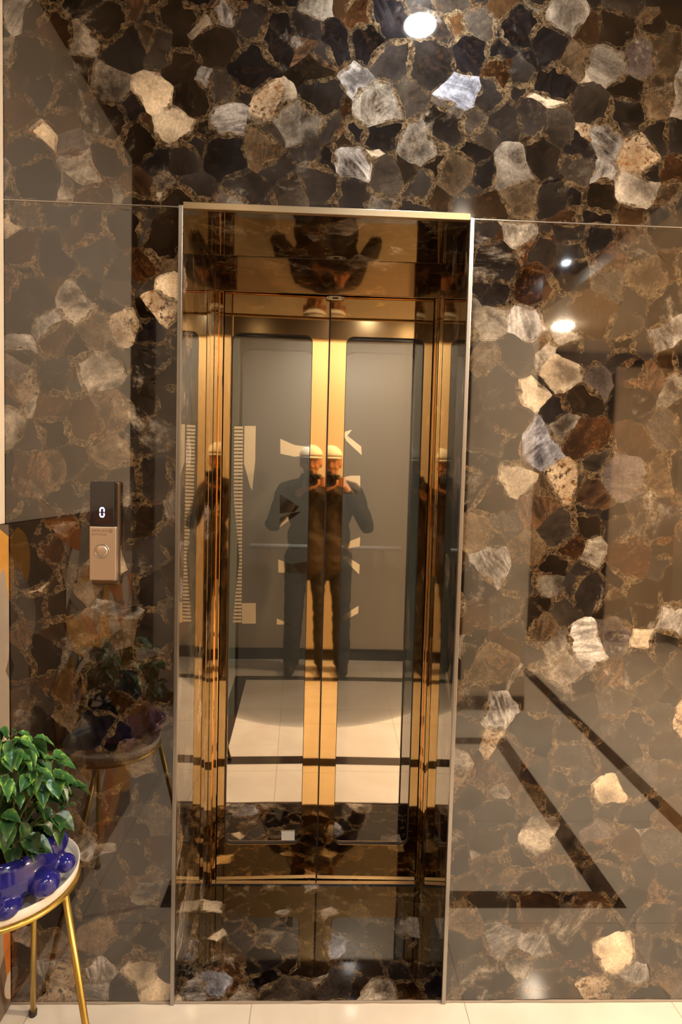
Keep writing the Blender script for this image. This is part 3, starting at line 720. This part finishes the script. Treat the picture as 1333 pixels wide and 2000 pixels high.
def remeshed(name, bm, m, parent, vox, sm_it, disp=0):
    o = link(name, bm, m, parent, True)
    r = o.modifiers.new('r', 'REMESH'); r.mode = 'VOXEL'; r.voxel_size = vox
    s = o.modifiers.new('s', 'SMOOTH'); s.factor = .5; s.iterations = sm_it
    bake(o)
    if disp:
        for v in o.data.vertices:
            q = v.co*9; v.co += v.normal*disp*(noise.noise(Vector((q.x, q.y, q.z*2.2)))+.5*noise.noise(q*2.7))
    return o
HC = Vector((0, -.07, 1.595))
bm = bmesh.new()
ball(bm, (0, -.05, 1.23), .135, (1.05, .62, 1.25)); ball(bm, (0, -.04, 1.02), .13, (1.08, .75, 1.3)); ball(bm, (0, -.045, .92), .14, (1.12, .8, .9))
chain(bm, [(-.17, -.055, 1.385), (0, -.06, 1.42), (.17, -.055, 1.385)], [.055, .07, .055])
chain(bm, [(0, -.07, 1.38), (0, -.06, 1.50)], [.058, .052])
ball(bm, HC+Vector((0, -.008, .02)), .094, (.84, 1.03, 1.10)); ball(bm, HC+Vector((0, .022, -.055)), .062, (.92, 1.0, 1.05)); ball(bm, HC+Vector((0, .052, -.098)), .024, (1.2, .9, .8))
ball(bm, HC+Vector((0, .088, -.028)), .0135, (.95, 1.25, 1.0)); chain(bm, [HC+Vector((0, .080, .016)), HC+Vector((0, .094, -.024))], [.008, .011])
for s in (-1, 1):
    ball(bm, HC+Vector((s*.034, .072, .022)), .017, (1.5, .7, .5)); ball(bm, HC+Vector((s*.036, .062, -.035)), .024, (1, .8, .9))
    ball(bm, HC+Vector((s*.079, -.005, -.008)), .026, (.32, .75, 1.2)); ball(bm, HC+Vector((s*.013, .088, -.034)), .008)
ball(bm, HC+Vector((0, .077, -.066)), .013, (1.9, .7, .55)); ball(bm, HC+Vector((0, .074, -.076)), .012, (1.7, .7, .6))
for s in (-1, 1):
    chain(bm, [(s*.088, -.045, .90), (s*.108, -.02, .50), (s*.118, -.045, .09)], [.088, .058, .042])
    ball(bm, (s*.112, -.055, .36), .06, (.9, 1, 1.7)); chain(bm, [(s*.118, -.06, .05), (s*.130, .08, .035)], [.040, .034])
elb = {1: (.285, .0, 1.13), -1: (-.275, .01, 1.13)}; wri = {1: (.125, .085, 1.405), -1: (-.085, .105, 1.365)}
for s in (-1, 1): chain(bm, [(s*.19, -.055, 1.375), elb[s], wri[s]], [.054, .041, .026])
# right hand round the grip
ball(bm, (.104, .098, 1.445), .034, (.50, .85, 1.15))
chain(bm, [wri[1], (.108, .095, 1.43)], [.026, .024])
for i, (z, ln) in enumerate(((1.487, .9), (1.466, 1.0), (1.446, .95), (1.428, .8))):
    chain(bm, [(.106, .112, z), (.106, .140, z), (.092, .160+.002*ln, z-.002), (.092-.030*ln, .158, z-.004)], [.0098, .0092, .0085, .0074], 10, 3)
chain(bm, [(.106, .085, 1.455), (.088, .066, 1.475), (.060, .063, 1.487)], [.0125, .0105, .0088], 10, 3)
# left hand under the lens
ball(bm, (-.030, .165, 1.402), .036, (.95, 1.0, .42)); chain(bm, [wri[-1], (-.05, .145, 1.395)], [.026, .024])
for i, (y, ln) in enumerate(((.202, .85), (.184, 1.0), (.166, .95), (.149, .8))):
    chain(bm, [(-.012, y, 1.406), (.024, y, 1.412), (.047, y, 1.432), (.051, y, 1.438+.026*ln)], [.0098, .0092, .0085, .0075], 10, 3)
chain(bm, [(-.045, .160, 1.408), (-.055, .180, 1.436), (-.047, .192, 1.466)], [.0125, .0105, .0088], 10, 3)
remeshed('body', bm, SKIN, pe, .0052, 3)
for s in (-1, 1):
    e = bmesh.new(); ball(e, HC+Vector((s*.034, .070, .008)), .0125, (1.1, .8, .65)); ey = link('eye', e, mat('eye_white', (.6, .55, .5), .3), pe, True)
    e = bmesh.new(); ball(e, HC+Vector((s*.034, .0795, .007)), .0052, (1, .5, 1)); link('iris', e, HAIR, ey, True)
    e = bmesh.new(); chain(e, [HC+Vector((s*.018, .086, .030)), HC+Vector((s*.052, .074, .032))], [.004, .003], 8); link('eyebrow', e, HAIR, pe, True)
bm = bmesh.new(); ball(bm, HC+Vector((0, -.032, .022)), .096, (.88, .92, 1.02)); bmesh.ops.delete(bm, geom=[v for v in bm.verts if v.co.z > HC.z+.075 or v.co.z < HC.z-.06], context='VERTS'); link('hair', bm, HAIR, pe, True)
# cap: crown and a short brim
bm = bmesh.new(); ball(bm, HC+Vector((0, -.010, .040)), .104, (.90, 1.05, .92), u=32, v=20)
bmesh.ops.delete(bm, geom=[v for v in bm.verts if v.co.z < HC.z+.040], context='VERTS')
cp_ = link('cap', bm, CAPM, pe, True); so = cp_.modifiers.new('s', 'SOLIDIFY'); so.thickness = .004; bake(cp_)
bm = bmesh.new(); n = 16
in_, out_ = [], []
for k in range(n+1):
    a = radians(20+140*k/n); in_.append(HC+Vector((.090*cos(a), -.010+.104*sin(a), .044))); out_.append(HC+Vector((.088*cos(a), .010+.140*sin(a), .040-.006*sin(a))))
A_ = [bm.verts.new(p) for p in in_]; B_ = [bm.verts.new(p) for p in out_]
for k in range(n): bm.faces.new((A_[k], B_[k], B_[k+1], A_[k+1]))
br = link('brim', bm, CAPM, cp_, True); so = br.modifiers.new('s', 'SOLIDIFY'); so.thickness = .004; bake(br)
# jacket
bm = bmesh.new()
ball(bm, (0, -.052, 1.25), .168, (1.08, .72, 1.30)); ball(bm, (0, -.045, 1.04), .15, (1.12, .80, 1.25)); chain(bm, [(0, -.048, .98), (0, -.048, .86)], [.155, .16], 24)
bmesh.ops.scale(bm, vec=(1, .92, 1), space=Matrix.Translation((0, .048, 0)), verts=bm.verts)
chain(bm, [(0, -.05, 1.10), (0, -.05, 1.34)], [.122, .115], 24)
chain(bm, [(-.175, -.055, 1.39), (0, -.06, 1.425), (.175, -.055, 1.39)], [.062, .072, .062])
chain(bm, [(0, -.07, 1.41), (0, -.066, 1.455)], [.072, .066])
for s in (-1, 1):
    e, w_ = Vector(elb[s]), Vector(wri[s]); chain(bm, [(s*.19, -.055, 1.375), e, e.lerp(w_, .86)], [.068, .058, .040])
remeshed('jacket', bm, JACK, pe, .0075, 5, .010)
bm = bmesh.new(); chain(bm, [(0, -.045, .93), (0, -.045, .88)], [.135, .14], 24)
for s in (-1, 1): chain(bm, [(s*.088, -.045, .88), (s*.108, -.022, .50), (s*.120, -.045, .075)], [.098, .073, .064], 20)
remeshed('trousers', bm, TROU, pe, .0075, 4, .009)
for s in (-1, 1):
    bm = bmesh.new(); chain(bm, [(s*.118, -.10, .046), (s*.124, -.01, .050), (s*.132, .105, .036)], [.046, .047, .036], 18)
    bmesh.ops.delete(bm, geom=[v for v in bm.verts if v.co.z < -.1], context='VERTS')
    for v in bm.verts: v.co.z = max(.0015, v.co.z)
    link('shoe', bm, SHOE, pe, True)
# camera in the hands
dc = thing('handheld_camera', 'black camera held up in front of the face of the person in the white cap', 'camera', (PX-.010, PY, 1.47))
CB = mat('camera_body', (.018, .018, .019), .5, bump=.3, bscale=300)
link('camera_body', B(-.066, .060, .085, .140, -.045, .042, bev=.008), CB, dc); link('grip', B(.052, .088, .080, .158, -.045, .036, bev=.012), CB, dc)
link('viewfinder_hump', B(-.028, .024, .080, .146, .036, .066, bev=.009), CB, dc)
bm = bmesh.new(); lathe(bm, [(.0005, .138), (.034, .138), (.036, .150), (.038, .160), (.038, .205), (.041, .210), (.041, .2245), (.038, .2255), (.036, .221), (.030, .214), (.0005, .214)], (0, 0, 0), 36, 'y'); ln = link('lens', bm, CB, dc, True)
bm = bmesh.new(); lathe(bm, [(.0005, .2195), (.015, .219), (.028, .2155), (.028, .2145), (.0005, .2145)], (0, 0, 0), 30, 'y'); link('front_glass', bm, mat('lens_glass', (.01, .01, .015), .03, ior=1.7), ln, True)
link('shutter_button', lathe(bmesh.new(), [(.0005, .042), (.006, .042), (.0065, .036)], (.070, .135, 0), 18), STEEL, dc, True)
bm = bmesh.new(); tube(bm, [(-.068, .11, .02), (-.10, .08, -.04), (-.12, .0, -.06), (-.085, -.09, -.01), (-.05, -.15, .03), (0, -.165, .04), (.06, -.15, .03), (.095, -.09, -.01), (.11, -.03, -.04), (.110, .05, -.02), (.090, .11, .02)], .004, 8); link('strap', bm, HAIR, dc, True)
